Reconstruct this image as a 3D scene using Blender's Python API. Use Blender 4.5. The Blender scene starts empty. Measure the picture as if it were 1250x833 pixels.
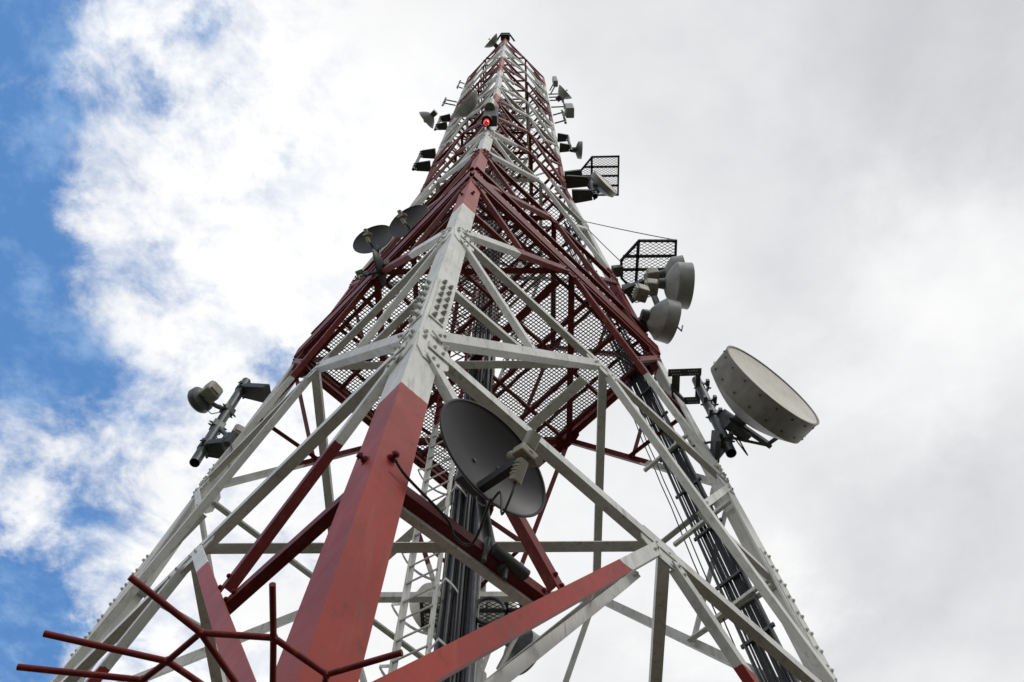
import bpy, bmesh, math, random
from mathutils import Vector as V, Matrix
random.seed(7)
H = 1.65                      # ground lies 1.65 m under the origin of the tower survey; everything is shifted up by it
S = bpy.context.scene
COL = S.collection
PI = math.pi

# ------------------------------------------------------------------ materials
def new_mat(name):
    m = bpy.data.materials.new(name); m.use_nodes = True
    nt = m.node_tree
    return m, nt, nt.nodes['Principled BSDF']

def noise(nt, scale, detail=4, vec=None, rough=.55):
    n = nt.nodes.new('ShaderNodeTexNoise'); n.inputs['Scale'].default_value = scale
    n.inputs['Detail'].default_value = detail; n.inputs['Roughness'].default_value = rough
    if vec: nt.links.new(vec, n.inputs['Vector'])
    return n.outputs['Fac']

def mth(nt, op, a, b=None, c=None, clamp=False):
    n = nt.nodes.new('ShaderNodeMath'); n.operation = op; n.use_clamp = clamp
    for i, x in enumerate((a, b, c)):
        if x is None: continue
        if isinstance(x, (int, float)): n.inputs[i].default_value = x
        else: nt.links.new(x, n.inputs[i])
    return n.outputs[0]

def ramp(nt, fac, a, b):
    n = nt.nodes.new('ShaderNodeMapRange'); n.clamp = True
    nt.links.new(fac, n.inputs[0]); n.inputs[1].default_value = a; n.inputs[2].default_value = b
    n.interpolation_type = 'SMOOTHSTEP'
    return n.outputs[0]

def mix(nt, fac, a, b):
    n = nt.nodes.new('ShaderNodeMix'); n.data_type = 'RGBA'
    if isinstance(fac, (int, float)): n.inputs[0].default_value = fac
    else: nt.links.new(fac, n.inputs[0])
    for s, x in ((6, a), (7, b)):
        if isinstance(x, tuple): n.inputs[s].default_value = (*x, 1)
        else: nt.links.new(x, n.inputs[s])
    return n.outputs[2]

def bump(nt, b, h, strength, dist=.004):
    n = nt.nodes.new('ShaderNodeBump'); n.inputs['Strength'].default_value = strength
    n.inputs['Distance'].default_value = dist
    nt.links.new(h, n.inputs['Height']); nt.links.new(n.outputs[0], b.inputs['Normal'])

def position(nt):
    return nt.nodes.new('ShaderNodeNewGeometry').outputs['Position']

RED_A, RED_B = (.185, .021, .018), (.130, .016, .014)
LEG_A, LEG_B = (.375, .046, .032), (.275, .034, .025)      # brighter red for the near leg and heavy lower braces
WHT_A, WHT_B = (.77, .77, .735), (.63, .63, .595)

def paint(name, bands, RED_A=RED_A, RED_B=RED_B):
    """old enamel over galvanised steel; bands = None for all red / all white, else heights where the coat changes"""
    m, nt, b = new_mat(name)
    pos = position(nt)
    n1 = noise(nt, 1.7, 5, pos); n2 = noise(nt, 9, 6, pos, .65); n3 = noise(nt, 45, 3, pos)
    # vertical runs
    mp = nt.nodes.new('ShaderNodeMapping'); mp.inputs['Scale'].default_value = (9, 9, .8)
    nt.links.new(pos, mp.inputs[0]); n4 = noise(nt, 1.6, 5, mp.outputs[0], .6)
    red = mix(nt, ramp(nt, n1, .3, .7), RED_A, RED_B)
    red = mix(nt, mth(nt, 'MULTIPLY', ramp(nt, n4, .52, .74), .5), red, (.36, .085, .062))
    red = mix(nt, mth(nt, 'MULTIPLY', ramp(nt, n2, .60, .72), .6), red, (.16, .035, .028))
    wht = mix(nt, ramp(nt, n1, .3, .7), WHT_A, WHT_B)
    wht = mix(nt, mth(nt, 'MULTIPLY', ramp(nt, n4, .50, .74), .6), wht, (.42, .41, .37))
    wht = mix(nt, mth(nt, 'MULTIPLY', ramp(nt, n2, .61, .74), .55), wht, (.33, .31, .27))
    rust = mth(nt, 'MULTIPLY', ramp(nt, n2, .715, .78), ramp(nt, n3, .5, .62))
    wht = mix(nt, mth(nt, 'MULTIPLY', rust, .7), wht, (.20, .09, .045))
    if bands is None: col = red
    elif bands == 'white': col = wht
    else:
        sep = nt.nodes.new('ShaderNodeSeparateXYZ'); nt.links.new(pos, sep.inputs[0])
        z = mth(nt, 'ADD', sep.outputs[2], mth(nt, 'MULTIPLY', mth(nt, 'SUBTRACT', n2, .5), .06))
        cnt = None
        for h in bands:
            g = mth(nt, 'GREATER_THAN', z, h + H)
            cnt = g if cnt is None else mth(nt, 'ADD', cnt, g)
        col = mix(nt, mth(nt, 'MODULO', cnt, 2.0), red, wht)
    # scuffs, grime and a different age of coat from piece to piece
    mp2 = nt.nodes.new('ShaderNodeMapping'); mp2.inputs['Scale'].default_value = (26, 26, 1.6); nt.links.new(pos, mp2.inputs[0])
    n5 = noise(nt, 1.3, 6, mp2.outputs[0], .7); n6 = noise(nt, 3.6, 9, pos, .72)
    col = mix(nt, mth(nt, 'MULTIPLY', mth(nt, 'MULTIPLY', ramp(nt, n5, .50, .72), ramp(nt, n6, .42, .60)), .55), col, (.10, .075, .06))
    chips = mth(nt, 'MULTIPLY', ramp(nt, noise(nt, 62, 5, pos, .6), .655, .69), ramp(nt, n6, .50, .58))
    col = mix(nt, mth(nt, 'MULTIPLY', chips, .8), col, (.13, .07, .05))
    oi = nt.nodes.new('ShaderNodeObjectInfo')
    hsv = nt.nodes.new('ShaderNodeHueSaturation'); nt.links.new(col, hsv.inputs['Color'])
    vr = nt.nodes.new('ShaderNodeMapRange'); nt.links.new(oi.outputs['Random'], vr.inputs[0]); vr.inputs[3].default_value = .84; vr.inputs[4].default_value = 1.12
    nt.links.new(vr.outputs[0], hsv.inputs['Value']); col = hsv.outputs[0]
    nt.links.new(col, b.inputs['Base Color'])
    r = nt.nodes.new('ShaderNodeMapRange'); nt.links.new(n2, r.inputs[0])
    r.inputs[3].default_value = .38; r.inputs[4].default_value = .62
    nt.links.new(r.outputs[0], b.inputs['Roughness'])
    b.inputs['Specular IOR Level'].default_value = .22
    bump(nt, b, n3, .25, .003)
    return m

def simple(name, a, bcol, rough=.5, metal=0, scale=8, bs=.2):
    m, nt, b = new_mat(name)
    tc = nt.nodes.new('ShaderNodeTexCoord').outputs['Object']
    n1 = noise(nt, scale, 6, tc, .6); n2 = noise(nt, scale * 9, 3, tc)
    mp = nt.nodes.new('ShaderNodeMapping'); mp.inputs['Scale'].default_value = (1, 14, 1.2); nt.links.new(tc, mp.inputs[0])
    n3 = noise(nt, 2.2, 6, mp.outputs[0], .65)
    c0 = mix(nt, ramp(nt, n1, .32, .7), a, bcol)
    c0 = mix(nt, mth(nt, 'MULTIPLY', ramp(nt, n3, .50, .74), .45), c0, tuple(x*.55 + .012 for x in bcol))
    nt.links.new(c0, b.inputs['Base Color'])
    r = nt.nodes.new('ShaderNodeMapRange'); nt.links.new(n1, r.inputs[0])
    r.inputs[3].default_value = rough - .1; r.inputs[4].default_value = min(1, rough + .15)
    nt.links.new(r.outputs[0], b.inputs['Roughness'])
    b.inputs['Metallic'].default_value = metal
    bump(nt, b, n2, bs, .002)
    return m

BANDS = [5.2, 11.8, 18.2, 24.3, 30.5, 37.0, 42.0, 47.8]
M = dict(
    tower=paint('tower_paint', BANDS),
    leg=paint('bright_red_tower_paint', BANDS, LEG_A, LEG_B),
    outer_leg=paint('outer_leg_paint', [5.2, 13.7, 18.2] + BANDS[3:], (.25, .030, .023), (.18, .022, .018)),
    red=paint('red_paint', None),
    white=paint('white_paint', 'white'),
    bolt=simple('bolt_steel', (.52, .52, .48), (.30, .29, .26), .5, .2, 20),
    arm=simple('black_channel', (.030, .034, .034), (.05, .053, .05), .55, 0, 6),
    pipe=simple('dark_galvanised', (.075, .082, .084), (.13, .14, .14), .45, .5, 7),
    galv=simple('galvanised', (.34, .35, .34), (.23, .235, .23), .45, .6, 9),
    dish=simple('charcoal_dish', (.040, .040, .042), (.052, .052, .054), .5, 0, 3, .05),
    cream=simple('cream_radome', (.74, .71, .62), (.66, .63, .55), .55, 0, 3, .05),
    shroud=simple('weathered_shroud', (.30, .29, .26), (.21, .20, .18), .55, 0, 4, .1),
    greydrum=simple('grey_antenna', (.36, .37, .355), (.27, .28, .265), .5, 0, 4, .08),
    box=simple('beige_casting', (.33, .318, .245), (.24, .23, .175), .5, 0, 7, .15),
    rubber=simple('black_rubber', (.014, .014, .016), (.03, .03, .032), .5, 0, 12),
    rubber2=simple('grey_cable', (.055, .06, .066), (.035, .038, .042), .45, 0, 12),
    mesh=simple('rusted_mesh_steel', (.075, .030, .026), (.05, .028, .026), .7, .1, 5),
    blackmesh=simple('black_mesh_steel', (.03, .032, .034), (.05, .052, .052), .6, .2, 6),
)
m, nt, b = new_mat('red_beacon_glass')
b.inputs['Base Color'].default_value = (.5, .005, .005, 1); b.inputs['Roughness'].default_value = .15
b.inputs['Emission Color'].default_value = (1, .02, .015, 1); b.inputs['Emission Strength'].default_value = .45
M['lamp'] = m

# ------------------------------------------------------------------ mesh builder
class MB:
    def __init__(s): s.v = []; s.f = []; s.smooth = []
    def add(s, vs, fs, sm=False):
        o = len(s.v); s.v += [V(p) for p in vs]
        s.f += [tuple(o + i for i in f) for f in fs]; s.smooth += [sm] * len(fs)
    def prism(s, prof, A, B, u, v):
        A, B, u, v = V(A), V(B), V(u), V(v); n = len(prof)
        vs = [A + u * a + v * b for a, b in prof] + [B + u * a + v * b for a, b in prof]
        fs = [(i, (i + 1) % n, n + (i + 1) % n, n + i) for i in range(n)]
        fs += [tuple(range(n - 1, -1, -1)), tuple(range(n, 2 * n))]
        s.add(vs, fs)
    def bar(s, A, B, u, v, w, h):
        """box along AB; w along u (centred), h along v (centred)"""
        s.prism([(-w/2, -h/2), (w/2, -h/2), (w/2, h/2), (-w/2, h/2)], A, B, u, v)
    def angle(s, A, B, u, v, a, b2, t):
        s.prism([(0, 0), (a, 0), (a, t), (t, t), (t, b2), (0, b2)], A, B, u, v)
    def channel(s, A, B, u, v, w, h, t):
        """C section: web along u, flanges along v"""
        s.prism([(-w/2, 0), (w/2, 0), (w/2, h), (w/2 - t, h), (w/2 - t, t), (-w/2 + t, t), (-w/2 + t, h), (-w/2, h)], A, B, u, v)
    def box(s, c, sx, sy, sz, bev=0):
        c = V(c)
        if bev:
            bm = bmesh.new(); bmesh.ops.create_cube(bm, size=1)
            for q in bm.verts: q.co = V((q.co.x * sx, q.co.y * sy, q.co.z * sz)) + c
            bmesh.ops.bevel(bm, geom=bm.edges[:], offset=bev, segments=2, affect='EDGES', profile=.6)
            bm.verts.index_update()
            s.add([q.co.copy() for q in bm.verts], [[q.index for q in f.verts] for f in bm.faces], False); bm.free()
        else:
            x, y, z = sx/2, sy/2, sz/2
            s.add([c + V(p) for p in ((-x,-y,-z),(x,-y,-z),(x,y,-z),(-x,y,-z),(-x,-y,z),(x,-y,z),(x,y,z),(-x,y,z))],
                  [(0,3,2,1),(4,5,6,7),(0,1,5,4),(1,2,6,5),(2,3,7,6),(3,0,4,7)])
    def tube(s, pts, r, n=8, cap=True, smooth=True):
        pts = [V(p) for p in pts]; rings = []
        t0 = (pts[1] - pts[0]).normalized()
        ref = V((0, 0, 1)) if abs(t0.z) < .9 else V((1, 0, 0))
        u = t0.cross(ref).normalized()
        rr = r if isinstance(r, (list, tuple)) else [r] * len(pts)
        vs = []
        for i, p in enumerate(pts):
            if i == 0: t = t0
            elif i == len(pts) - 1: t = (pts[i] - pts[i-1]).normalized()
            else: t = ((pts[i+1] - pts[i]).normalized() + (pts[i] - pts[i-1]).normalized()).normalized()
            u = (u - t * u.dot(t)).normalized(); w = t.cross(u)
            vs += [p + (u * math.cos(2*PI*k/n) + w * math.sin(2*PI*k/n)) * rr[i] for k in range(n)]
        fs = [(i*n + k, i*n + (k+1) % n, (i+1)*n + (k+1) % n, (i+1)*n + k) for i in range(len(pts)-1) for k in range(n)]
        s.add(vs, fs, smooth)
        if cap:
            o = len(pts) - 1
            s.add([vs[k] for k in range(n)], [tuple(range(n-1, -1, -1))]); s.add([vs[o*n + k] for k in range(n)], [tuple(range(n))])
    def pipe(s, A, B, r, t, n=16):
        """open ended pipe with a wall"""
        A, B = V(A), V(B); d = (B - A).normalized()
        ref = V((0,0,1)) if abs(d.z) < .9 else V((1,0,0)); u = d.cross(ref).normalized(); w = d.cross(u)
        def ring(P, q): return [P + (u*math.cos(2*PI*k/n) + w*math.sin(2*PI*k/n))*q for k in range(n)]
        vs = ring(A, r) + ring(B, r) + ring(B, r-t) + ring(A, r-t)
        for j in range(4):
            a, b2 = j*n, ((j+1) % 4)*n
            s.add(vs, [(a+k, a+(k+1) % n, b2+(k+1) % n, b2+k) for k in range(n)], j % 2 == 0)
    def lathe(s, prof, n=48, origin=(0,0,0), ax=(1,0,0), smooth=True):
        """prof = list of (axial, radius)"""
        o = V(origin); ax = V(ax).normalized(); ref = V((0,0,1)) if abs(ax.z) < .9 else V((0,1,0))
        u = ax.cross(ref).normalized(); w = ax.cross(u)
        for (a0, r0), (a1, r1) in zip(prof, prof[1:]):
            vs = [o + ax*a0 + (u*math.cos(2*PI*k/n) + w*math.sin(2*PI*k/n))*r0 for k in range(n)]
            vs += [o + ax*a1 + (u*math.cos(2*PI*k/n) + w*math.sin(2*PI*k/n))*r1 for k in range(n)]
            fs = [(k, (k+1) % n, n + (k+1) % n, n + k) for k in range(n)]
            s.add(vs, fs, smooth)
    def bolt(s, p, n, r=.017, h=.016, nut=True):
        p, n = V(p), V(n).normalized(); ref = V((0,0,1)) if abs(n.z) < .9 else V((1,0,0))
        u = n.cross(ref).normalized(); w = n.cross(u)
        def cyl(z0, z1, q, k):
            vs = [p + n*z0 + (u*math.cos(2*PI*i/k) + w*math.sin(2*PI*i/k))*q for i in range(k)] + [p + n*z1 + (u*math.cos(2*PI*i/k) + w*math.sin(2*PI*i/k))*q for i in range(k)]
            s.add(vs, [(i, (i+1) % k, k+(i+1) % k, k+i) for i in range(k)] + [tuple(range(k, 2*k))])
        cyl(0, .005, r*1.25, 10); cyl(.005, h+.005, r, 6); cyl(h+.005, h*1.75, r*.55, 8)
    def build(s, name, mat, parent=None, local=False, weld=False):
        me = bpy.data.meshes.new(name)
        off = V((0,0,0)) if local else V((0,0,H)) - (V(parent_loc(parent)) if parent else V((0,0,0)))
        me.from_pydata([tuple(p + off) for p in s.v], [], s.f)
        me.polygons.foreach_set('use_smooth', s.smooth)
        if weld or any(s.smooth):
            bm = bmesh.new(); bm.from_mesh(me); bmesh.ops.remove_doubles(bm, verts=bm.verts, dist=1e-5); bmesh.ops.recalc_face_normals(bm, faces=bm.faces); bm.to_mesh(me); bm.free()
            me.set_sharp_from_angle(angle=math.radians(38))
        me.materials.append(M[mat] if isinstance(mat, str) else mat)
        o = bpy.data.objects.new(name, me); COL.objects.link(o)
        if parent: o.parent = parent
        return o

def parent_loc(p):
    l = V((0,0,0))
    while p: l = l + p.location; p = p.parent
    return l

def tag(o, label=None, cat=None, group=None, kind=None):
    if label: o['label'] = label
    if cat: o['category'] = cat
    if group: o['group'] = group
    if kind: o['kind'] = kind
    return o

def thing(name, label, cat, loc=(0,0,0), group=None, x=None, tilt=0.0):
    """Empty at the thing's base; x = horizontal heading of its local +X; tilt raises +X"""
    o = bpy.data.objects.new(name, None); COL.objects.link(o); o.empty_display_size = .3
    o.location = V(loc) + V((0,0,H))
    if x is not None:
        o.rotation_euler = (0, -tilt, math.atan2(x[1], x[0]))
    return tag(o, label, cat, group)

# ------------------------------------------------------------------ tower geometry
ZU, DU, K, ZT = 25.89, 2.1133, .0818, 51.4
def d(z): return DU + max(0, ZU - z) * K
DIRS = {'N': V((0,-1,0)), 'L': V((-1,0,0)), 'R': V((1,0,0)), 'B': V((0,1,0))}
def cor(k, z): return DIRS[k] * d(z) + V((0,0,z))
FACES = ['NL', 'RN', 'LB', 'BR']
def fnorm(f, z):
    A, B = cor(f[0], z), cor(f[1], z)
    dz = .5
    T = (cor(f[0], z+dz) - cor(f[0], z-dz))
    n = (B - A).cross(T).normalized()
    if n.dot(A - V((0,0,z))) < 0: n = -n
    return n
def fp(f, z, t, off=0.0):
    return cor(f[0], z).lerp(cor(f[1], z), t) + fnorm(f, z) * off

tower = thing('lattice_tower', 'tall red and white painted square lattice mast of steel angles rising overhead', 'tower', (0,0,-H))

def legw(z): return .22 if z < 14 else (.20 if z < ZU else .17)
for k, (a, b2) in {'N': 'LR', 'L': 'NB', 'R': 'BN', 'B': 'RL'}.items():
    mb = MB()
    segs = [(-H - .05, 6.35, .228, .026), (6.35, 14.6, .222, .024), (14.6, ZU, .20, .022), (ZU, ZT, .17, .02)]
    for z0, z1, w, t in segs:
        A, B = cor(k, z0), cor(k, z1)
        u = (DIRS[a] - DIRS[k]).normalized(); v = (DIRS[b2] - DIRS[k]).normalized()
        mb.angle(A, B, u, v, w, w, t)
    mb.build('leg', 'leg' if k == 'N' else 'outer_leg', tower)

stuff = {'diagonal_brace': MB(), 'secondary_brace': MB(), 'gusset_plate': MB()}
count = {'diagonal_brace': 0, 'secondary_brace': 0, 'gusset_plate': 0, 'bolt': 0}
def emit(mb, name, far=False, mat='tower'):
    if name in stuff and (far or count[name] >= 99):
        s = stuff[name]; s.add(mb.v, mb.f); return None
    if name in count: count[name] += 1
    return mb.build(name, mat, tower)

def member(A, B, n, a, b2, t, off, tr0=.1, tr1=.1, cope0=.2, cope1=.2, holes=False, flip=1):
    """steel angle bolted on the outside of a face: plate in the face plane + flange pointing inwards along its lower edge"""
    A, B, n = V(A), V(B), V(n)
    e = (B - A).normalized(); L = (B - A).length
    up = n.cross(e).normalized()
    if up.z < 0: up = -up
    up *= flip
    A2, B2 = A + e*tr0, B - e*tr1
    mb = MB()
    base = n*off
    mb.bar(A2 + base - n*t/2, B2 + base - n*t/2, up, n, a, t)
    lo = -up*(a/2 - t/2) + base - n*(t + (b2 - t)/2)
    mb.bar(A2 + e*cope0 + lo, B2 - e*cope1 + lo, up, n, t, b2 - t)
    # bolts on the plate ends
    for P, s in ((A2, 1), (B2, -1)):
        for q in (.05, .13):
            mb.bolt(P + e*s*q + base, n, .014, .012)
    return mb

def plate(f, z, t, w, h, off, th=.012, skew=0.0, bolts=(), bw=.018):
    n = fnorm(f, z); P = fp(f, z, t, off - th/2)
    e = (cor(f[1], z) - cor(f[0], z)).normalized(); up = n.cross(e).normalized()
    if up.z < 0: up = -up
    mb = MB()
    prof = [(-w/2, -h*.28), (-w*.28, -h/2), (w*.28, -h/2), (w/2, -h*.28), (w/2, h*.30), (w*.33, h/2), (-w*.33, h/2), (-w/2, h*.30)]
    mb.prism([(x, y) for x, y in prof], P - n*th/2, P + n*th/2, e, up)
    for bx, by in bolts:
        mb.bolt(P + n*th/2 + e*bx + up*by, n, bw, .018)
    return mb

LV = [-H, 2.05, 6.12, 10.0, 14.0, 17.75, 21.75, 25.89]
z = 25.89
while z < 50: z += (ZT - .15 - 25.89)/8; LV.append(z)
for i in range(1, len(LV)):
    z0, z1 = LV[i-1], LV[i]
    low = i <= 7
    ah = .125 if z1 < 9 else (.115 if z1 < 15 else (.12 if z1 < 22 else .13))
    ad = .108 if i <= 2 else (.115 if z1 < 23 else .10)
    asub = .085 if z1 < 23 else .065
    far = i == 1
    for f in FACES:
        n = fnorm(f, (z0+z1)/2); A, B = fp(f, z1, 0), fp(f, z1, 1)
        mb = member(A, B, n, ah, ah*.68, .011, .028, .10, .10, .14, .14)
        if low and not far:                       # bolt holes along the plate
            pass
        mb.build('horizontal_beam', 'tower', tower)
        Mid = fp(f, z1, .5)
        zm = (z0 + z1)/2
        zq = z0 + (z1 - z0)*.53
        for s in (0, 1):
            Lg = fp(f, z0, s)
            emit(member(Lg, Mid, n, ad, ad*.72, .011, .043, .26, .17, .05, .05), 'diagonal_brace', far, 'leg' if i == 2 else 'tower')
            q = (zq - z0)/(z1 - z0); Q = Lg.lerp(Mid, q)
            emit(member(fp(f, z1, s), Q, n, asub, asub*.8, .009, .030, .22, .02, .1, .05), 'secondary_brace', far)
            emit(member(fp(f, zm, s), Q, n, asub, asub*.8, .009, -.030, .06, .0, .0, .0), 'secondary_brace', far)
        if i in (2, 3, 4, 5, 6, 7):
            bl = [(-.16,.03), (-.08,.03), (.08,.03), (.16,.03), (-.15,-.1), (.15,-.1)]
            emit(plate(f, z1 - .05, .5, .52, .36, .0165, bolts=()), 'gusset_plate')
            for s in (0, 1):
                t = s + (.16 if s == 0 else -.16)/ (d(z1)*1.414)
                emit(plate(f, z1 - .02, t, .30, .50, .012, bolts=[(-.1, .2), (-.1, .1), (.1,.21)] if s == 0 else [(.1,.2),(.1,.1),(-.1,.21)]), 'gusset_plate')
        elif i > 7:
            mb = plate(f, z1 - .03, .5, .42, .30, .0165)
            for s in (0, 1):
                t = s + (.13 if s == 0 else -.13)/(d(z1)*1.414)
                q = plate(f, z1 - .02, t, .24, .40, .012); mb.add(q.v, q.f)
            emit(mb, 'gusset_plate', True)
    # horizontal diamond joining the four face middles
    mids = [fp(f, z1, .5, -.02) for f in ('NL', 'RN', 'BR', 'LB')]
    if not far:
        for a_, b_ in ((0,1),(1,2),(2,3),(3,0)):
            A, B = mids[a_], mids[b_]; e = (B-A).normalized(); side = V((0,0,1)).cross(e)
            if side.dot(A) > 0: side = -side
            aw = .10 if i < 6 else .08
            mb = MB(); mb.angle(A + e*.01 + V((0,0,-.03)), B - e*.01 + V((0,0,-.03)), V((0,0,1)), -side, aw, aw, .01)
            mb.build('plan_brace', 'tower', tower)
    if i in (3, 4):
        A, B = mids[1], mids[3]; e = (B-A).normalized(); side = V((0,0,1)).cross(e)
        mb = MB(); mb.angle(A + e*.2 + V((0,0,-.16)), B - e*.2 + V((0,0,-.16)), V((0,0,1)), side, .13, .13, .012)
        mb.build('plan_brace', 'tower', tower)

# inner angle of the doubled lower brace on the right-hand front face, with its battens
A, B = fp('RN', 1.6, 1, -.26), fp('RN', 6.05, .5, -.22)
n = fnorm('RN', 4)
mb = member(A, B, n, .075, .15, .012, 0, .3, .12, 0, 0); mb.build('doubled_brace', 'white', tower)
for t in (.45, .75):
    P = A.lerp(B, t); e = (B-A).normalized(); up = n.cross(e).normalized()
    if up.z < 0: up = -up
    mb = MB(); mb.bar(P + up*.05 + n*.002, P + up*.12 + n*.20, e, up.cross(e).cross(n).normalized() if False else n.cross(e), .09, .01); mb.build('batten', 'white', tower)

B = fp('RN', 2.05, 1).lerp(fp('RN', 6.12, .5), .53) - n*.095 - V((0,0,.02)); A = fp('RN', (2.05+6.12)/2, 1, -.095) - V((0,0,.02))
mb = member(A, B, n, .10, .05, .010, 0, .1, .05, 0, 0); mb.build('doubled_brace', 'white', tower)

# splice plates with bolt rows on the outside of every leg
def splice(k, zc, h, w, nrow, singles):
    for other in FACES:
        if k not in other: continue
        f = other; s = 0 if f[0] == k else 1
        n = fnorm(f, zc)
        L = (cor(f[1], zc) - cor(f[0], zc)).length
        t = (w/2 + .035)/L; t = t if s == 0 else 1 - t
        P = fp(f, zc, t, .007); e = (cor(f[1], zc) - cor(f[0], zc)).normalized()
        up = (cor(k, zc+1) - cor(k, zc-1)).normalized()
        mb = MB(); mb.bar(P - up*h/2, P + up*h/2, e, n, w, .013)
        pts = [P + n*.0065 + e*x + up*(-h/2 + .07 + r*(h-.14)/(nrow-1)) for r in range(nrow) for x in (-w*.24, w*.24)]
        if not singles:
            for q in pts: mb.bolt(q, n, .018, .016)
        o = mb.build('splice_plate', 'leg' if k == 'N' else 'outer_leg', tower)
        if singles:
            for q in pts:
                bb = MB(); bb.bolt(q, n, .021, .024); bb.build('bolt', 'bolt', o)
splice('N', 7.3, 1.15, .155, 6, True)
for k in 'LR':
    splice(k, 7.55, 1.9, .155, 8, False); splice(k, 10.1, .7, .15, 4, False); splice(k, 14.3, .9, .14, 4, False)
splice('N', 14.6, .8, .14, 4, False); splice('N', 17.9, .7, .14, 3, False); splice('N', 21.4, .9, .15, 3, False)
# step bolts on the near leg
for zz in (4.22, 12.9):
    for f, s in (('NL', .105), ('RN', .09)):
        L = 1.414*d(zz); t = s/L if f[0] == 'N' else 1 - s/L
        P = fp(f, zz, t); n = fnorm(f, zz)
        mb = MB(); mb.tube([P, P + n*.05], .014, 8); mb.bolt(P, n, .024, .014); mb.bolt(P + n*.035, n, .02, .012); mb.build('step_bolt', 'tower', tower)
for name, s in stuff.items():
    tag(s.build(name, 'tower', tower), kind='stuff')

# ------------------------------------------------------------------ platforms
def rays(poly_d, ang, spacing, z, r, hole=None):
    """straight strands of a mesh clipped to the square |x|+|y| < poly_d, leaving a hatch open"""
    mb = MB(); u = V((math.cos(ang), math.sin(ang), 0)); w = V((-u.y, u.x, 0))
    n = int(poly_d/spacing) + 1
    for i in range(-n, n+1):
        P = w*i*spacing; lo, hi = -9, 9
        for sx in (1, -1):
            for sy in (1, -1):
                a = sx*u.x + sy*u.y; c = poly_d - (sx*P.x + sy*P.y)
                if abs(a) < 1e-9:
                    if c < 0: lo, hi = 1, 0
                elif a > 0: hi = min(hi, c/a)
                else: lo = max(lo, c/a)
        if hi - lo < .05: continue
        iv = [(lo, hi)]
        if hole:
            cx, cy, rx, ry = hole; a0, a1 = -9, 9
            for pc, uc, c, rr in ((P.x, u.x, cx, rx), (P.y, u.y, cy, ry)):
                t0, t1 = sorted(((c - rr - pc)/uc, (c + rr - pc)/uc)); a0, a1 = max(a0, t0), min(a1, t1)
            if a1 > a0: iv = [(lo, min(hi, a0)), (max(lo, a1), hi)]
        for p, q in iv:
            if q - p > .05: mb.bar(P + u*p + V((0,0,z)), P + u*q + V((0,0,z)), w, V((0,0,1)), r, .012)
    return mb

def platform(z, label, hatch, rails=True, spacing=.054):
    t = thing('mesh_platform', label, 'platform', (0,0,z), 'walkway platforms inside the mast')
    dd = d(z) - .10
    a = rays(dd, math.radians(38), spacing, z + .10, .0135, hatch); c = rays(dd, math.radians(-38), spacing, z + .113, .013, hatch)
    a.add(c.v, c.f); a.build('mesh_floor', 'mesh', t)
    n1, n2 = V((1,1,0)).normalized(), V((1,-1,0)).normalized()
    half = dd/1.41421
    def joist(A, B, w=.06, h=.10, zz=0):
        mb = MB(); e = (V(B)-V(A)).normalized()
        mb.channel(V(A) + V((0,0,z+zz)), V(B) + V((0,0,z+zz)), V((0,0,1)), V((0,0,1)).cross(e), h, w, .008); mb.build('floor_joist', 'red', t)
    for q in (-.96, -.62, -.27, .27, .62, .96):
        joist(n1*half*q - n2*half*.97, n1*half*q + n2*half*.97, zz=.04)
    for q in (-.95, -.48, .0, .48, .95):
        joist(n2*half*q - n1*half*.97, n2*half*q + n1*half*.97, .05, .07, zz=-.05)
    if rails:
        for f in FACES:
            for hh in (1.08,):
                e_ = (fp(f, z+hh, 1) - fp(f, z+hh, 0)).normalized(); mb = MB(); mb.angle(fp(f, z+hh, 0, .056), fp(f, z+hh, 1, .056), V((0,0,1)), -fnorm(f, z), .08, .07, .009)
                mb.build('guard_rail', 'red', t)
            mb = MB(); mb.channel(fp(f, z+.22, 0, .060), fp(f, z+.22, 1, .060), V((0,0,1)), -fnorm(f, z), .36, .07, .009); mb.build('toe_board', 'red', t)
    return t
hatch = (-.08, .0, .52, .42)
platform(14.02, 'lowest mesh walkway floor on red joists across the mast at the first big dishes', hatch)
platform(21.9, 'higher mesh walkway floor on red joists, level with the caged side shield', hatch, rails=False, spacing=.075)
platform(33.2, 'small far mesh walkway floor high inside the narrow mast, above the red lamp', hatch, rails=False, spacing=.13)

# ------------------------------------------------------------------ ladder with safety cage
lad = thing('caged_ladder', 'white steel access ladder with bent safety hoops inside the mast', 'ladder', (-.3,0,-H))
r1, r2 = V((-.52,.08,0)), V((-.13,-.14,0))
zl0, zl1 = -H, 46
e = (r2 - r1).normalized(); o = V((-e.y, e.x, 0))
for P in (r1, r2):
    mb = MB(); mb.angle(P + V((0,0,zl0)), P + V((0,0,zl1)), e if P is r1 else -e, -o, .065, .05, .007)
    for zz in [zl0 + .5 + .6*i for i in range(28)]: mb.bolt(P + V((0,0,zz)) + e*.03*(1 if P is r1 else -1) - V((0,0,0)), -o*-1, .008, .006)
    mb.build('rail', 'tower', lad)
nr = int((zl1 - zl0)/.3)
far = MB()
for i in range(nr):
    zz = zl0 + .2 + .3*i
    mb = MB(); mb.tube([r1 + V((0,0,zz)) - o*.02, r2 + V((0,0,zz)) - o*.02], .013, 6)
    if 10 <= i < 105: mb.build('rung', 'tower', lad)
    else: far.add(mb.v, mb.f, True)
tag(far.build('rung', 'tower', lad), kind='stuff')
cpt = (r1 + r2)/2
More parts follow.
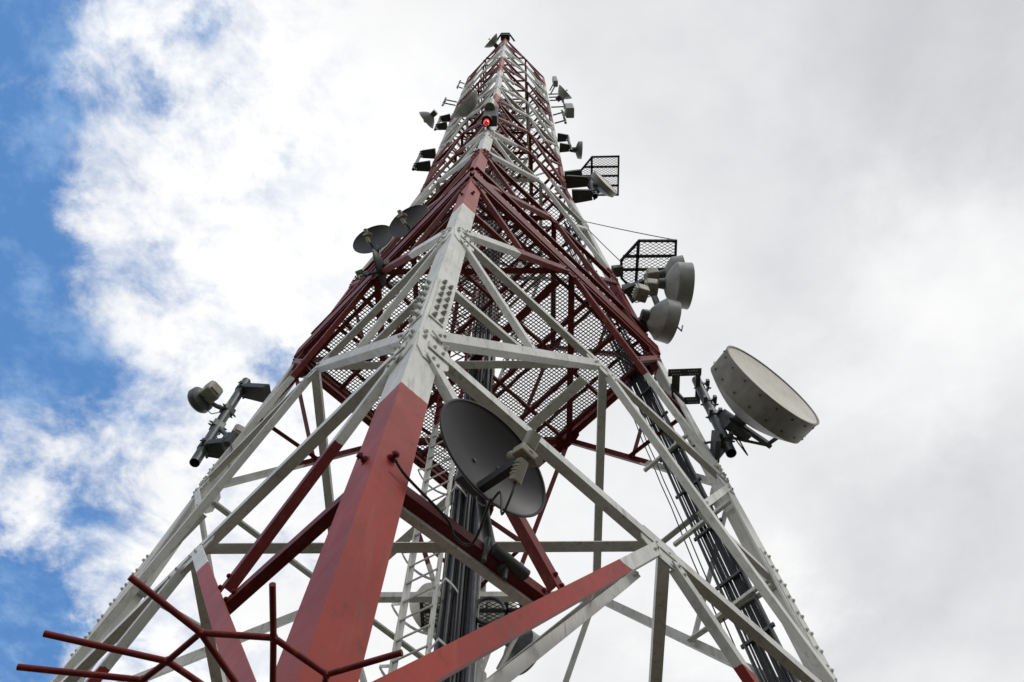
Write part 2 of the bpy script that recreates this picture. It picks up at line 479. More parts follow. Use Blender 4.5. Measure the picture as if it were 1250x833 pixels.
for i in range(34):
    zz = 1.4 + .92*i
    pts = []
    for k in range(25):
        a = math.radians(-20 + 220*k/24)
        pts.append(cpt + V((0,0,zz)) + e*(-math.cos(a))*(.36) + o*(.10 + math.sin(a)*.46))
    pts = [r1 + V((0,0,zz))] + pts + [r2 + V((0,0,zz))]
    mb = MB()
    for A, B in zip(pts, pts[1:]):
        mb.bar(A, B, V((0,0,1)), (B-A).normalized().cross(V((0,0,1))), .038, .008)
    mb.build('hoop', 'tower', lad)
for k in (2, 5, 8, 11):
    a = math.radians(-20 + 220*k/14)
    P = cpt + e*(-math.cos(a))*.355 + o*(.10 + math.sin(a)*.455)
    mb = MB(); mb.bar(P + V((0,0,1.3)), P + V((0,0,31)), e, o, .03, .006); mb.build('cage_strip', 'tower', lad)

# ------------------------------------------------------------------ central cable run
run = thing('cable_run', 'thick upright bundle of black feeder cables beside the caged ladder in the mast', 'cables', (.08,0,-H))
q1, q2 = V((-.14,-.07,0)), V((.29,.03,0))
for P, s in ((q2, -1),):
    mb = MB(); mb.angle(P + V((0,0,-H)), P + V((0,0,44)), V((s,0,0)), V((0,1,0)), .07, .05, .007); mb.build('rail', 'tower', run)
for i in range(60):
    zz = -1 + .75*i
    mb = MB(); mb.bar(q1 + V((0,.09,zz)), q2 + V((0,.04,zz)), V((0,0,1)), V((0,1,0)), .04, .03); mb.build('cross_bar', 'tower', run)
rnd = random.Random(3)
for i in range(40):
    t = (i % 20)/19; back = i >= 20
    x = -.11 + .37*t + rnd.uniform(-.006,.006); y = -.03 - rnd.choice((0, .022, .042)) + .05*t + (.10 if back else 0)
    r = rnd.choice((.013, .015, .017, .021)); top = rnd.choice((12, 18, 25, 34, 44, 44))
    pts = []; zz = -H; ox = oy = 0
    while zz < top:
        pts.append((x + ox, y + oy, zz)); zz += .55
        ox = ox*.7 + rnd.uniform(-.007,.007); oy = oy*.7 + rnd.uniform(-.007,.007)
    mb = MB(); mb.tube(pts, r, 6); mb.build('cable', 'rubber' if i % 4 else 'rubber2', run)
for x, y, r in ((.235, -.09, .034), (-.02, -.10, .022)):
    pts = [(x + rnd.uniform(-.01,.01), y, zz*.8 - H) for zz in range(0, 17)]
    mb = MB(); mb.tube(pts, r, 10); mb.build('cable', 'rubber2', run)
# loops of slack cable tied on the run
mb = MB(); mb.tube([V((.30 + .16*math.cos(a)+.1, -.02, 7.6 + .20*math.sin(a))) for a in [2*PI*k/20 for k in range(19)]], .022, 8); mb.build('slack_loop', 'rubber', run)

# ------------------------------------------------------------------ cable ladder up the right rear face
tray = thing('cable_ladder', 'sloping cable tray of black feeder cables climbing the right side of the mast', 'cable tray', cor('R', 2))
def ft(z, x):                      # point on the right rear face, x metres in from the right leg
    L = d(z)*1.41421; return fp('BR', z, 1 - x/L, -.10)
nb = fnorm('BR', 8)
def line(z, x, off=0): return ft(z, x) + nb*off
for x in (.32, .66):
    mb = MB(); mb.bar(line(-H, x), line(24, x), (ft(8, .2)-ft(8, .8)).normalized(), nb, .02, .06); mb.build('side_rail', 'pipe', tray)
for i in range(26):
    zz = -1 + .95*i
    mb = MB(); mb.bar(line(zz, .27), line(zz, .71), V((0,0,1)), nb, .045, .03); mb.build('rung', 'pipe', tray)
for i in range(13):
    x = .35 + .023*i + rnd.uniform(-.004,.004); r = rnd.choice((.010,.012,.015)); top = rnd.choice((14.5, 16.5, 24, 24))
    pts = []; zz = -H; w = 0
    while zz < top:
        pts.append(line(zz, x + w, .035 + rnd.choice((0, .006)))); zz += .6; w = w*.6 + rnd.uniform(-.005,.005)
    mb = MB(); mb.tube(pts, r, 6); mb.build('cable', 'rubber', tray)
for x in (.78, .84):
    pts = []; zz = -H; w = 0
    while zz < 13.6:
        pts.append(line(zz, x + w, .03)); zz += .6; w = w*.6 + rnd.uniform(-.01,.01)
    mb = MB(); mb.tube(pts, .008, 6); mb.build('cable', 'rubber', tray)
for zz in (6.6, 8.1, 9.6, 11.4):
    mb = MB(); mb.bar(line(zz, .02, -.02), line(zz, .98, -.02), V((0,0,1)), nb, .05, .05); mb.build('support_bar', 'tower', tray)

# ------------------------------------------------------------------ reusable antenna parts (local frame: +X boresight, Z up)
def offset_dish(label, loc, heading, tilt=0.0, w=.80, h=.86, mount_to=None, roll=0.0):
    t = thing('offset_dish', label, 'satellite dish', loc, 'charcoal offset dishes on the mast', heading, tilt)
    n, rings = 56, 12
    for name in ('reflector',):
        mb = MB(); vs = []
        depth = .10
        for side in (0, 1):
            for r in range(rings + 1):
                q = r/rings
                for k in range(n):
                    a = 2*PI*k/n; y = q*w/2*math.cos(a); zz = q*h/2*math.sin(a)
                    x = depth*(q*q) - .012*side - depth
                    vs.append((x, y, zz))
        m1 = (rings + 1)*n
        fs = []
        for side in (0, 1):
            for r in range(rings):
                for k in range(n):
                    a = side*m1 + r*n + k; b_ = side*m1 + r*n + (k+1) % n; c = b_ + n; e_ = a + n
                    fs.append((a, b_, c, e_) if side else (a, e_, c, b_))
        fs += [(rings*n + k, rings*n + (k+1) % n, m1 + rings*n + (k+1) % n, m1 + rings*n + k) for k in range(n)]
        mb.add(vs, fs, True)
        refl = mb.build('reflector', 'dish', t, True)
        mb = MB()                                     # rolled rim
        mb.tube([(.001, (w/2+.002)*math.cos(2*PI*k/n), (h/2+.002)*math.sin(2*PI*k/n)) for k in range(n+1)], .009, 6, False); mb.build('rim', 'dish', refl, True)
        mb = MB(); mb.bolt((-depth+.004, -.06, -.02), (1,0,0), .011, .004); mb.bolt((-depth+.006, .1, .06), (1,0,0), .011, .004); mb.build('bolt', 'pipe', refl, True)
    # feed arm from the lower rim out to the focus
    A, B = V((-.045, 0, -h*.40)), V((.26, 0, -h*.34))
    mb = MB(); mb.prism([(-.022,-.032),(.022,-.032),(.022,.032),(-.022,.032)], A, B, V((0,1,0)), V((0,0,1))); mb.build('feed_arm', 'arm', t, True)
    ax = (V((-.05, 0, .02)) - V((.44, 0, -.24))).normalized()
    F = B + V((.02, 0, .04))
    mb = MB(); mb.lathe([(.13, .0), (.13, .030), (.11, .033), (.02, .033), (.0, .024), (-.06, .024)], 20, F, ax); horn = mb.build('feed_horn', 'box', t, True)
    mb = MB(); mb.box(F - ax*.02, .085, .125, .055, .012); mb.build('bracket', 'box', horn, True)
    mb = MB(); mb.lathe([(-.05,.001), (-.05,.026), (.06,.026), (.06,.001)], 16, F + V((.02, .065, 0)), ax); mb.build('polariser', 'box', horn, True)
    up = V((0,0,1)); side = V((0,1,0))
    # radio body lies along the arm beyond the focus
    mb = MB(); prof = [(x*.62, y*.62) for x, y in [(-.055,-.04),(-.04,-.055),(.04,-.055),(.055,-.04),(.055,.04),(.04,.055),(-.04,.055),(-.055,.04)]]
    mb.prism(prof, F + V((.02,0,.05)), F + V((.055, -.01, .13)), side, V((.9,0,-.4)).normalized())
    mb.prism([(x*.85, y*.85) for x, y in prof], F + V((.01,0,-.05)), F + V((-.03, .02, -.17)), side, V((.9,0,-.4)).normalized())
    for k in range(4): mb.prism([(x*1.06*.85, y*1.06*.85) for x, y in prof], F + V((0 -.008*k,.004*k,-.07-.02*k)), F + V((-.002-.008*k,.004*k,-.078-.02*k)), side, V((.9,0,-.4)).normalized())
    mb.build('radio_body', 'box', t, True)
    mb = MB(); P = F + V((-.03,.02,-.17))
    ctl = [P, P + V((-.01,.01,-.08)), P + V((-.10,.05,-.14)), V((.1,.05,-h*.50)), V((.0,.06,-h*.57)), V((-.10,.05,-h*.42))]
    cur = []
    for i in range(len(ctl)-1):
        p0, p1, p2, p3 = ctl[max(0,i-1)], ctl[i], ctl[i+1], ctl[min(len(ctl)-1,i+2)]
        for k in range(5):
            q = k/5; cur.append(.5*((2*p1) + (p2-p0)*q + (2*p0-5*p1+4*p2-p3)*q*q + (3*p1-p0-3*p2+p3)*q**3))
    mb.tube(cur + [ctl[-1]], .007, 6); mb.build('cable', 'rubber', t, True)
    # back bracket
    mb = MB(); mb.box((-depth-.05, 0, -.04), .09, .16, .22, .01); mb.build('back_bracket', 'arm', t, True)
    return t

def pole_to(t, pts_world, r=.03, mat='pipe', name='support_pole'):
    """curved tube in world (survey) coordinates attached to a thing"""
    bpy.context.view_layer.update()
    inv = t.matrix_world.inverted()
    ctl = [V(p) for p in pts_world]; cur = []
    for i in range(len(ctl)-1):
        p0, p1, p2, p3 = ctl[max(0,i-1)], ctl[i], ctl[i+1], ctl[min(len(ctl)-1,i+2)]
        for k in range(5):
            q = k/5; cur.append(.5*((2*p1) + (p2-p0)*q + (2*p0-5*p1+4*p2-p3)*q*q + (3*p1-p0-3*p2+p3)*q**3))
    cur.append(ctl[-1])
    mb = MB(); mb.tube([inv @ (p + V((0,0,H))) for p in cur], r, 12); return mb.build(name, mat, t, True)

def drum(label, loc, heading, dia, depth, back, mats=('shroud', 'cream', 'greydrum'), group=None, tilt=0, front=.0, name='drum_antenna', rivets=0, box=None):
    """shrouded microwave antenna; loc = centre of the front face"""
    t = thing(name, label, 'antenna', loc, group, heading, tilt); R_ = dia/2
    mb = MB(); mb.lathe([(-depth, R_*.985), (-.02, R_), (.0, R_*1.012), (.012, R_*1.012), (.012, R_*.975), (-.02, R_*.965)], 64)
    sh = mb.build('shroud', mats[0], t, True)
    if rivets:
        for k in range(rivets):
            a = 2*PI*k/rivets
            for ax in (-.06, -depth*.75): rv = MB(); rv.bolt((ax, R_*math.cos(a), R_*math.sin(a)), (0, math.cos(a), math.sin(a)), .013, .004); rv.build('rivet', 'pipe', sh, True)
    prof = [(front*(1 - (k/10)**2) - .002, R_*.98*k/10) for k in range(11)]
    mb = MB(); mb.lathe(prof, 64); mb.build('radome', mats[1], t, True)
    prof = [(-depth - back*(1 - (k/10)**1.7), R_*.985*k/10) for k in range(11)]
    prof[0] = (prof[0][0], .001)
    mb = MB(); mb.lathe(prof, 64); mb.build('back_shell', mats[2], t, True)
    mb = MB(); mb.lathe([(-depth-back-.10, .001), (-depth-back-.10, .09), (-depth-back+.05, .11)], 20); mb.build('hub', 'pipe', t, True)
    if box:
        mb = MB(); mb.box((-depth-back-.20, box[0], box[1]), .22, .26, .28, .035)
        for k in range(5): mb.box((-depth-back-.32, box[0] - .1 + .05*k, box[1]), .03, .012, .22)
        mb.build('radio_unit', 'box', t, True)
        mb = MB(); mb.tube([(-depth-back-.2, box[0], box[1]-.13), (-depth-back-.16, box[0]+.03, box[1]-.26), (-depth-back-.3, box[0]+.1, box[1]-.3), (-depth-back-.42, box[0]+.1, box[1]-.12)], .010, 6); mb.build('cable', 'rubber', t, True)
    return t

def bowl(label, loc, heading, dia, depth, tilt=0, group=None, mat='greydrum'):
    t = thing('parabolic_dish', label, 'antenna', loc, group, heading, tilt); R_ = dia/2
    prof = [(-depth*(1 - (k/12)**2), max(.001, R_*k/12)) for k in range(13)]
    mb = MB(); mb.lathe(prof + [(0, R_*1.02), (-.015, R_*1.02)] + [(a - .015, max(.001, r)) for a, r in reversed(prof)], 48); mb.build('reflector', mat, t, True)
    mb = MB(); mb.tube([(-depth, 0, 0), (dia*.12, 0, 0)], .02, 8); mb.lathe([(dia*.12, .001), (dia*.12, .07), (dia*.08, .03)], 16); mb.build('feed', 'box', t, True)
    mb = MB(); mb.box((-depth-.10, 0, 0), .20, .22, .30, .02); mb.build('back_bracket', 'pipe', t, True)
    return t

def mount(label, k, pole_xy, z0, z1, arms, r=.057, aw=.20, mat='arm', thin=False, group='stand-off brackets on the mast'):
    t = thing('antenna_bracket', label, 'bracket', (*pole_xy, z0), group)
    px, py = pole_xy
    mb = MB(); mb.pipe((px, py, z0), (px, py, z1), r, .008, 18); pl = mb.build('pole', 'pipe', t)
    for (za, zl) in arms:
        A = cor(k, zl); B = V((px, py, za)); e = (B - A).normalized(); sd = V((0,0,1)).cross(e).normalized()
        mb = MB(); B2 = B - e*r*1.02
        if thin: mb.tube([A + e*.03, B2], .03, 8)
        else:
            w0, w1 = aw*1.1, aw*.8            # tapered channel
            h0, h1 = .16, .11
            upv = sd.cross(e).normalized(); upv = upv if upv.z > 0 else -upv
            def ring(P, w, h, tt): return [P + sd*a + upv*c for a, c in ((-w/2,-h/2),(w/2,-h/2),(w/2,h/2),(-w/2,h/2))]
            mb.add(ring(A + e*.03, w0, h0, 0) + ring(B2, w1, h1, 0), [(0,1,5,4),(1,2,6,5),(2,3,7,6),(3,0,4,7),(3,2,1,0),(4,5,6,7)])
            for s in (-1, 1): mb.bar(A + e*.05 + sd*s*(w0/2+.004), B2 + sd*s*(w1/2+.004), upv, sd, .13, .008)
        mb.build('arm', mat, t)
        mb = MB(); mb.pipe((px, py, za - .05), (px, py, za + .05), r + .014, .013, 18)
        for q in (-1, 1): mb.bar(B + sd*q*(r+.01) - e*.02, B + sd*q*(r+.075) - e*.02, V((0,0,1)), e, .07, .03); mb.bolt(B + sd*q*(r+.05) - e*.005, e, .014, .02); mb.bolt(B + sd*q*(r+.05) - e*.035, -e, .014, .02)
        mb.build('clamp', 'pipe', t)
    return t

def shield(label, outline, z, braces, sup):
    """horizontal guard of black mesh in an angle frame"""
    c = sum((V((*p, z)) for p in outline), V())/len(outline)
    t = thing('ice_shield', label, 'ice shield', c, 'black mesh shields beside the mast')
    area = sum(outline[i][0]*outline[(i+1) % len(outline)][1] - outline[(i+1) % len(outline)][0]*outline[i][1] for i in range(len(outline)))
    if area < 0: outline = outline[::-1]
    n = len(outline)
    for i in range(n):
        A, B = V((*outline[i], z)), V((*outline[(i+1) % n], z)); e = (B-A).normalized(); sd = V((0,0,1)).cross(e)
        mb = MB(); mb.angle(A, B, V((0,0,1)), sd, .055, .055, .007); mb.build('frame', 'arm', t)
    def inside(p):
        return all((V((*outline[(i+1) % n],0)) - V((*outline[i],0))).cross(V((p[0]-outline[i][0], p[1]-outline[i][1],0))).z > 0 for i in range(n))
    def clip(P, u):
        lo, hi = -9, 9
        for i in range(n):
            A = V((*outline[i],0)); E = V((*outline[(i+1) % n],0)) - A; nn = V((-E.y, E.x, 0)).normalized()
            a = nn.dot(u); b_ = nn.dot(P - A)
            if abs(a) < 1e-9:
                if b_ < 0: return None
            elif a > 0: lo = max(lo, -b_/a)
            else: hi = min(hi, -b_/a)
        return (lo, hi) if hi - lo > .02 else None
    mb = MB()
    for ang in (30, -30):
        u = V((math.cos(math.radians(ang)), math.sin(math.radians(ang)), 0)); w = V((-u.y, u.x, 0))
        for i in range(-40, 41):
            P = V((c.x, c.y, 0)) + w*i*.062; q = clip(P, u)
            if q: mb.bar(P + u*q[0] + V((0,0,z+.055+ang*.0002)), P + u*q[1] + V((0,0,z+.055+ang*.0002)), w, V((0,0,1)), .010, .008)
    mb.build('mesh', 'blackmesh', t)
    for A, B in braces:
        A, B = V((*A, z+.02)), V((*B, z+.02)); e = (B-A).normalized()
        mb = MB(); mb.bar(A, B, V((0,0,1)), V((0,0,1)).cross(e), .03, .065); mb.build('cross_bar', 'arm', t)
    for A, B, w in sup:
        mb = MB(); e = (V(B)-V(A)).normalized(); sd = V((0,0,1)).cross(e).normalized()
        mb.bar(V(A), V(B), sd, e.cross(sd), w, .16); mb.build('support_arm', 'arm', t)
    return t

# ------------------------------------------------------------------ near dish on the front right face
c0 = V((.605,-3.69,4.48)); hd = (.74,-.67)
A = offset_dish('large charcoal dish with beige feed low on the near face, above red braces', c0 - V((0,0,.03)), hd, -.30, .82, .58)
pole_to(A, [(.66,-3.19,4.10), (.60,-3.18,4.22), (.56,-3.24,4.36), (.525,-3.40,4.50), (.53,-3.56,4.50)], .036)
pole_to(A, [(.60,-3.30,4.14), (.78,-3.12,4.14)], .034, 'arm', 'foot_clamp')
pole_to(A, [(.55,-3.30,4.03), (.57,-3.31,4.22)], .015, 'pipe', 'u_bolt'); pole_to(A, [(.66,-3.18,4.03), (.68,-3.20,4.22)], .015, 'pipe', 'u_bolt')
pole_to(A, [(.60,-3.70,4.02), (.50,-3.45,3.98), (.40,-3.45,4.04), (.36,-3.55,4.06), (.16,-3.78,4.10), (.10,-3.86,4.14)], .008, 'rubber', 'cable')

# two dishes together on the left face and one seen edge-on under them
D1 = offset_dish('charcoal dish facing out at the left, just above the dish seen edge-on', (-2.07,-1.29,16.8), (-.32,-.95), -.44, .82, .72)
pole_to(D1, [(-1.98,-1.18,16.75), (-1.86,-1.06,16.2), (-1.62,-1.36,15.2)], .03)
D2 = offset_dish('charcoal dish at the left face, the upper one nearer the white leg', (-1.21,-1.97,15.6), (-.45,-.89), -.44, .80, .70)
pole_to(D2, [(-1.17,-1.87,15.55), (-1.20,-1.76,15.2), (-1.33,-1.70,14.6)], .03)
D3 = offset_dish('charcoal dish seen edge-on over the red platform beam, its feed reaching left', (-1.50,-1.72,13.75), (-.98,.22), -.1, .62, .54)
pole_to(D3, [(-1.44,-1.66,13.7), (-1.36,-1.72,13.6), (-1.40,-1.72,13.95)], .03)

# ------------------------------------------------------------------ left stand-off bracket with two radios
mount('black two-arm bracket holding a thick grey pipe off the lower left leg', 'L', (-3.70,.03), 10.72, 13.28, [(12.98, 12.75), (11.12, 11.05)], .072, .24)
def small_radio(label, loc, heading, dia, pole, tilt=0, flip=1, s=1.0):
    t = thing('radio_link', label, 'antenna', loc, 'small radio links with a beige box', heading, tilt); R_ = dia/2
    mb = MB(); mb.lathe([(.05, .001), (.048, R_*.5), (.03, R_*.9), (.0, R_), (-.09, R_*.97), (-.15, R_*.6), (-.17, .001)], 40); mb.build('antenna_drum', 'pipe', t, True)
    mb = MB(); mb.box((-.27*s, 0, 0), .19*s, .25*s, .27*s, .04*s); mb.box((-.375*s, 0, 0), .03*s, .17*s, .19*s, .01); mb.build('radio_box', 'box', t, True)
    bpy.context.view_layer.update(); inv = t.matrix_world.inverted()
    P = inv @ (V(pole) + V((0,0,H)))
    mb = MB(); mb.tube([(-.16*s, 0, -.10*s), (P.x*.5-.1*s, P.y*.5, P.z*.5-.1*s), P], .035, 8); mb.box(P, .14, .18, .16, .01)
    for q in (-1, 1): mb.bolt(P + V((.05, q*.09, .04)), (0,q,0), .016, .03); mb.bolt(P + V((-.05, q*.09, -.04)), (0,q,0), .016, .03)
    mb.build('clamp_arm', 'pipe', t, True)
    mb = MB(); mb.tube([(-.2*s, .02, -.14*s), (-.15*s, .05, -.26*s), P*.6 + V((0,0,-.22)), P + V((0,.05,-.1))], .008, 6); mb.build('cable', 'rubber', t, True)
    return t
small_radio('beige radio box with dark round antenna at the upper pipe of the left bracket', (-4.10,-.16,12.2), (-.82,.57), .42, (-3.70,.03,12.25))
small_radio('beige radio box tucked behind the lower left leg, below the clamp on the pipe', (-3.42,.16,11.45), (-.55,.83), .34, (-3.70,.03,11.75), s=.8)
cab = thing('loose_cable', 'thin black cable hanging with a splice box from the lower left leg', 'cable', (-3.3,-.2,10.6))
mb = MB(); mb.tube([(-3.42,-.06,11.4), (-3.30,-.18,11.0), (-3.18,-.30,10.75), (-3.08,-.30,10.5), (-3.02,-.22,10.1)], .012, 6); mb.build('cable', 'rubber', cab)
mb = MB(); mb.box((-3.20,-.28,10.8), .09, .09, .26, .015); mb.build('splice_box', 'rubber', cab)

# ------------------------------------------------------------------ right bracket with the big shrouded dish
t = thing('antenna_bracket', 'grey pipe with perforated black bracket holding the big shrouded dish off the right leg', 'bracket', (3.50,-.17,10.5), 'stand-off brackets on the mast')
mb = MB(); mb.pipe((3.53,-.16,10.55), (3.46,-.19,12.75), .072, .008, 20); mb.build('pole', 'pipe', t)
fx = V((1,-.03,0)).normalized(); fy = V((.03,1,0)).normalized()
P = V((3.22,-.22,12.45))
mb = MB()
for a in (-.24, .24):
    mb.bar(P + fy*a - fx*.25, P + fy*a + fx*.25, fy, V((0,0,1)), .12, .012)
    for k in range(9):
        pass
mb.bar(P - fx*.13 - fy*.178, P - fx*.13 + fy*.178, fx, V((0,0,1)), .12, .012); mb.bar(P + fx*.205 - fy*.178, P + fx*.205 + fy*.178, fx, V((0,0,1)), .07, .012)
mb.build('bracket_frame', 'arm', t)
mb = MB(); mb.bar(P - fx*.13 - fy*.25 + V((0,0,.02)), P - fx*.13 + fy*.25 + V((0,0,.02)), fx, V((0,0,1)), .09, .022)
mb.bar(cor('R',12.4), P - fx*.2, fy, V((0,0,1)), .10, .10); mb.bar(cor('R',12.75), P - fx*.2 - fy*.24 + V((0,0,.02)), fy, V((0,0,1)), .05, .05); mb.build('arm', 'arm', t)
mb = MB()
for a in (-.24, .24):
    for k in range(4):
        for r in (-.025, .025): mb.bolt(P + fy*(a+r) + fx*(-.2+.04*k + .02*(r>0)) - V((0,0,.006)), (0,0,-1), .012, .002); mb.bolt(P + fy*(a+r) + fx*(.06+.04*k + .02*(r>0)) - V((0,0,.006)), (0,0,-1), .012, .002)
mb.build('bolt_row', 'greydrum', t)
for zz in (10.85, 11.55, 11.95, 12.5):
    mb = MB(); mb.pipe((3.51,-.17,zz-.035), (3.505,-.17,zz+.035), .092, .018, 18)
    for q in (-1, 1): mb.box((3.51 + q*.07, -.17 - .09, zz), .05, .10, .07); mb.bolt((3.51 + q*.095, -.17, zz), (q,0,0), .016, .022)
    mb.build('clamp', 'pipe', t)
mb = MB(); mb.bar(cor('R', 10.75) + V((.0,0,0)), (3.52,-.17,10.85), V((0,0,1)), V((0,1,0)), .16, .18); mb.tube([(3.52,-.17,10.9), (3.2,-.05,11.0), (2.9,.0,10.9)], .02, 6)
mb.bar((3.36,-.32,10.75), (3.36,.02,10.75), V((1,0,0)), V((0,0,1)), .07, .30); mb.build('foot_arm', 'pipe', t)
hv = V((.59,-.81,0)).normalized()
big = drum('big cream faced shrouded drum dish, largest antenna, standing off the right leg', (4.20,-.80,11.3), (.59,-.81), 1.58, .36, .28, rivets=18, front=-.07)
bpy.context.view_layer.update()
mb = MB(); mb.box((-.78, .0, 0), .14, .40, .40, .02); mb.bar((-.72,-.2,-.05), (-.72,.58,-.05), V((1,0,0)), V((0,0,1)), .06, .12)
mb.tube([(-.70,.55,-.05), (-.48,.60,-.05)], .03, 8); mb.build('mount_frame', 'pipe', big, True)
inv = big.matrix_world.inverted(); Q = inv @ (V((3.50,-.17,11.75)) + V((0,0,H)))
mb = MB(); mb.bar((-.8,0,.12), Q + V((0,0,.0)), V((0,0,1)), V((0,1,0)), .30, .14); Q2 = inv @ (V((3.52,-.17,11.0)) + V((0,0,H))); mb.tube([(-.74,.55,-.05), Q2], .022, 8)
mb.build('mount_arm', 'arm', big, True)
mb = MB(); mb.tube([(-.80,-.05,-.2), (-.9,.2,-.45), Q2 + V((.12,0,-.1)), Q2], .010, 6); mb.build('cable', 'rubber', big, True)

# ------------------------------------------------------------------ right cluster of drums under the lower mesh shield
mount('black bracket at the right platform corner carrying the cluster of three drums', 'R', (3.28,-.28), 14.9, 17.4, [(17.0, 17.0), (15.4, 15.4)], .06, .30)
G = 'drum antennas clustered at the right platform corner'
drum('grey drum with beige radio, in front and in the middle of the right cluster', (3.84,-.62,15.85), (.97,.10), .86, .26, .20, ('greydrum','cream','greydrum'), G, box=(.10,.05), front=.05)
drum('grey drum with beige radio, farthest up and partly hidden in the right cluster', (3.90,-.58,16.75), (.98,-.12), .66, .20, .18, ('greydrum','cream','greydrum'), G, box=(.02,.05), front=.05)
drum('lowest drum of the right cluster, just outside the red platform corner', (3.44,-.22,15.05), (.95,.30), .78, .22, .26, ('greydrum','shroud','greydrum'), G, box=(-.32,.15), front=.05)
ry = thing('radio_box', 'beige ribbed radio box hanging on the pole under the right cluster', 'radio', (3.46,-.42,15.1))
mb = MB(); mb.box((3.42,-.40,15.1), .26, .20, .34, .03); mb.box((3.42,-.40,14.92), .20, .15, .05, .01); mb.build('casing', 'box', ry)
mb = MB()
for k in range(5): mb.box((3.32 + .05*k,-.515,15.1), .012, .03, .3)
mb.build('cooling_fins', 'box', ry)
mb = MB(); mb.tube([(3.4,-.38,14.9), (3.45,-.3,14.7), (3.55,-.2,14.7), (3.6,-.22,14.9)], .014, 6); mb.build('cable', 'rubber', ry)

shield('black mesh shield over the drum cluster at the right platform corner', [(2.91,.22), (3.13,.46), (4.12,.43), (4.09,-.64), (3.27,-.65), (2.89,-.20)], 18.7,
       [((2.90,.02),(4.10,.02)), ((3.27,-.62),(3.25,.44)), ((2.95,-.28),(4.09,-.28))],
       [(cor('R',18.55), (2.93,.0,18.6), .22), (cor('R',17.4), (3.35,-.10,17.4), .16)])
# ------------------------------------------------------------------ upper shield and its drum
shield('black mesh shield high on the right, the smaller and farther of the two', [(2.60,.05), (3.02,.62), (3.79,.62), (3.77,-.62), (2.93,-.61), (2.58,-.18)], 27.6,
       [((2.62,.0),(3.77,.0)), ((2.93,-.6),(2.95,.55)), ((2.68,-.28),(3.77,-.28)), ((2.8,.3),(3.78,.3))],
       [(cor('R',27.5), (2.62,-.06,27.5), .34)])
mount('thick black bracket with short pole below the upper right mesh shield', 'R', (2.84,-.05), 24.9, 27.1, [(26.7, 26.9), (25.1, 25.1)], .075, .34)
drum('round pale drum under the upper mesh shield on the right', (3.22,-.18,26.0), (.70,-.72), .92, .16, .16, ('greydrum','cream','pipe'), None, front=.03)

# ------------------------------------------------------------------ small gear higher up the mast
mount('empty black two-arm bracket with thin pole on the left, below the grid dish', 'L', (-2.66,.02), 28.9, 31.6, [(31.3, 31.3), (29.3, 29.3)], .05, .30)
mount('black two-arm bracket on the left leg holding the small grey bowl', 'L', (-2.58,.05), 36.2, 38.9, [(38.7, 38.7), (36.8, 36.8)], .05, .28)
bowl('small grey bowl dish on the left leg, facing down-left beside the black bracket', (-3.10,-.02,38.0), (-.78,.62), .84, .34)
mount('thin two-bar bracket at the left with nothing on it, above the grey bowl', 'L', (-2.68,-.12), 41.2, 43.2, [(43.0, 43.0), (42.0, 42.0)], .035, .12, thin=True)
mount('tiny red two-bar bracket on the left near the mast top', 'L', (-2.40,-.10), 47.2, 49.7, [(49.4, 49.4), (47.6, 47.6)], .03, .1, 'red', thin=True)
bowl('large pale bowl dish facing out from the left face, left of the red lamp', (-1.27,-1.36,33.5), (-.70,-.71), 1.36, .48)
bowl('pale bowl dish at the very top of the mast', (-.80,-2.0,51.5), (-.72,-.69), 1.0, .34)
mount('black bracket high on the right with a small round grey antenna', 'R', (2.53,.02), 31.6, 34.4, [(34.0, 34.0), (32.1, 32.1)], .05, .28)
drum('small grey drum at the right leg beside the black bracket, left of the upper shield', (2.92,.12,32.2), (1,.05), .62, .12, .10, ('greydrum','greydrum','pipe'), None)
mount('thin twin-bar bracket on the right carrying a white box antenna', 'R', (2.56,-.12), 36.4, 39.2, [(39.0, 39.0), (37.0, 37.0)], .045, .15, thin=True)
pa = thing('panel_antenna', 'upright white box antenna on the right between bowl dish and small drum', 'antenna', (2.78,-.3,38.2))
mb = MB(); mb.box((2.80,-.30,38.3), .34, .42, 1.3, .05); mb.build('radome', 'greydrum', pa)
mb = MB(); mb.box((2.66,-.18,38.3), .10, .12, .7, .01); mb.build('bracket', 'pipe', pa)
mount('railed black bracket high on the right behind the small bowl dish', 'R', (2.75,-.02), 40.8, 45.4, [(45.2, 45.2), (44.2, 44.2), (43.2, 43.2), (41.2, 41.2)], .04, .14, thin=True)
bowl('small pale bowl dish high on the right, facing right above the white box antenna', (2.88,-.40,43.2), (.72,-.69), .84, .36)
pa = thing('panel_antenna', 'slim white panel antenna near the mast top on the right', 'antenna', (2.40,-.75,44))
mb = MB(); mb.box((2.43,-.70,44.4), .22, .30, 1.7, .05); mb.build('radome', 'greydrum', pa)
for zz in (43.8, 45):
    mb = MB(); mb.tube([(2.43,-.62,zz), (2.2,-.2,zz)], .03, 6); mb.build('bracket', 'pipe', pa)
# lightning rod and crown ring
rod = thing('lightning_rod', 'thin rod with dark clamp at the tip of the near corner', 'lightning rod', (0,-2.1,51.2))
mb = MB(); mb.tube([(0,-2.1,51.2), (0,-2.1,54.2)], [.035,.02], 8); mb.build('rod', 'galv', rod)
mb = MB(); mb.box((0,-2.12,51.7), .5, .35, .5, .06); mb.tube([(-.5,-1.9,51.9), (-.2,-2.3,52), (.2,-2.3,52), (.5,-1.9,51.9)], .05, 6); mb.build('clamp', 'arm', rod)
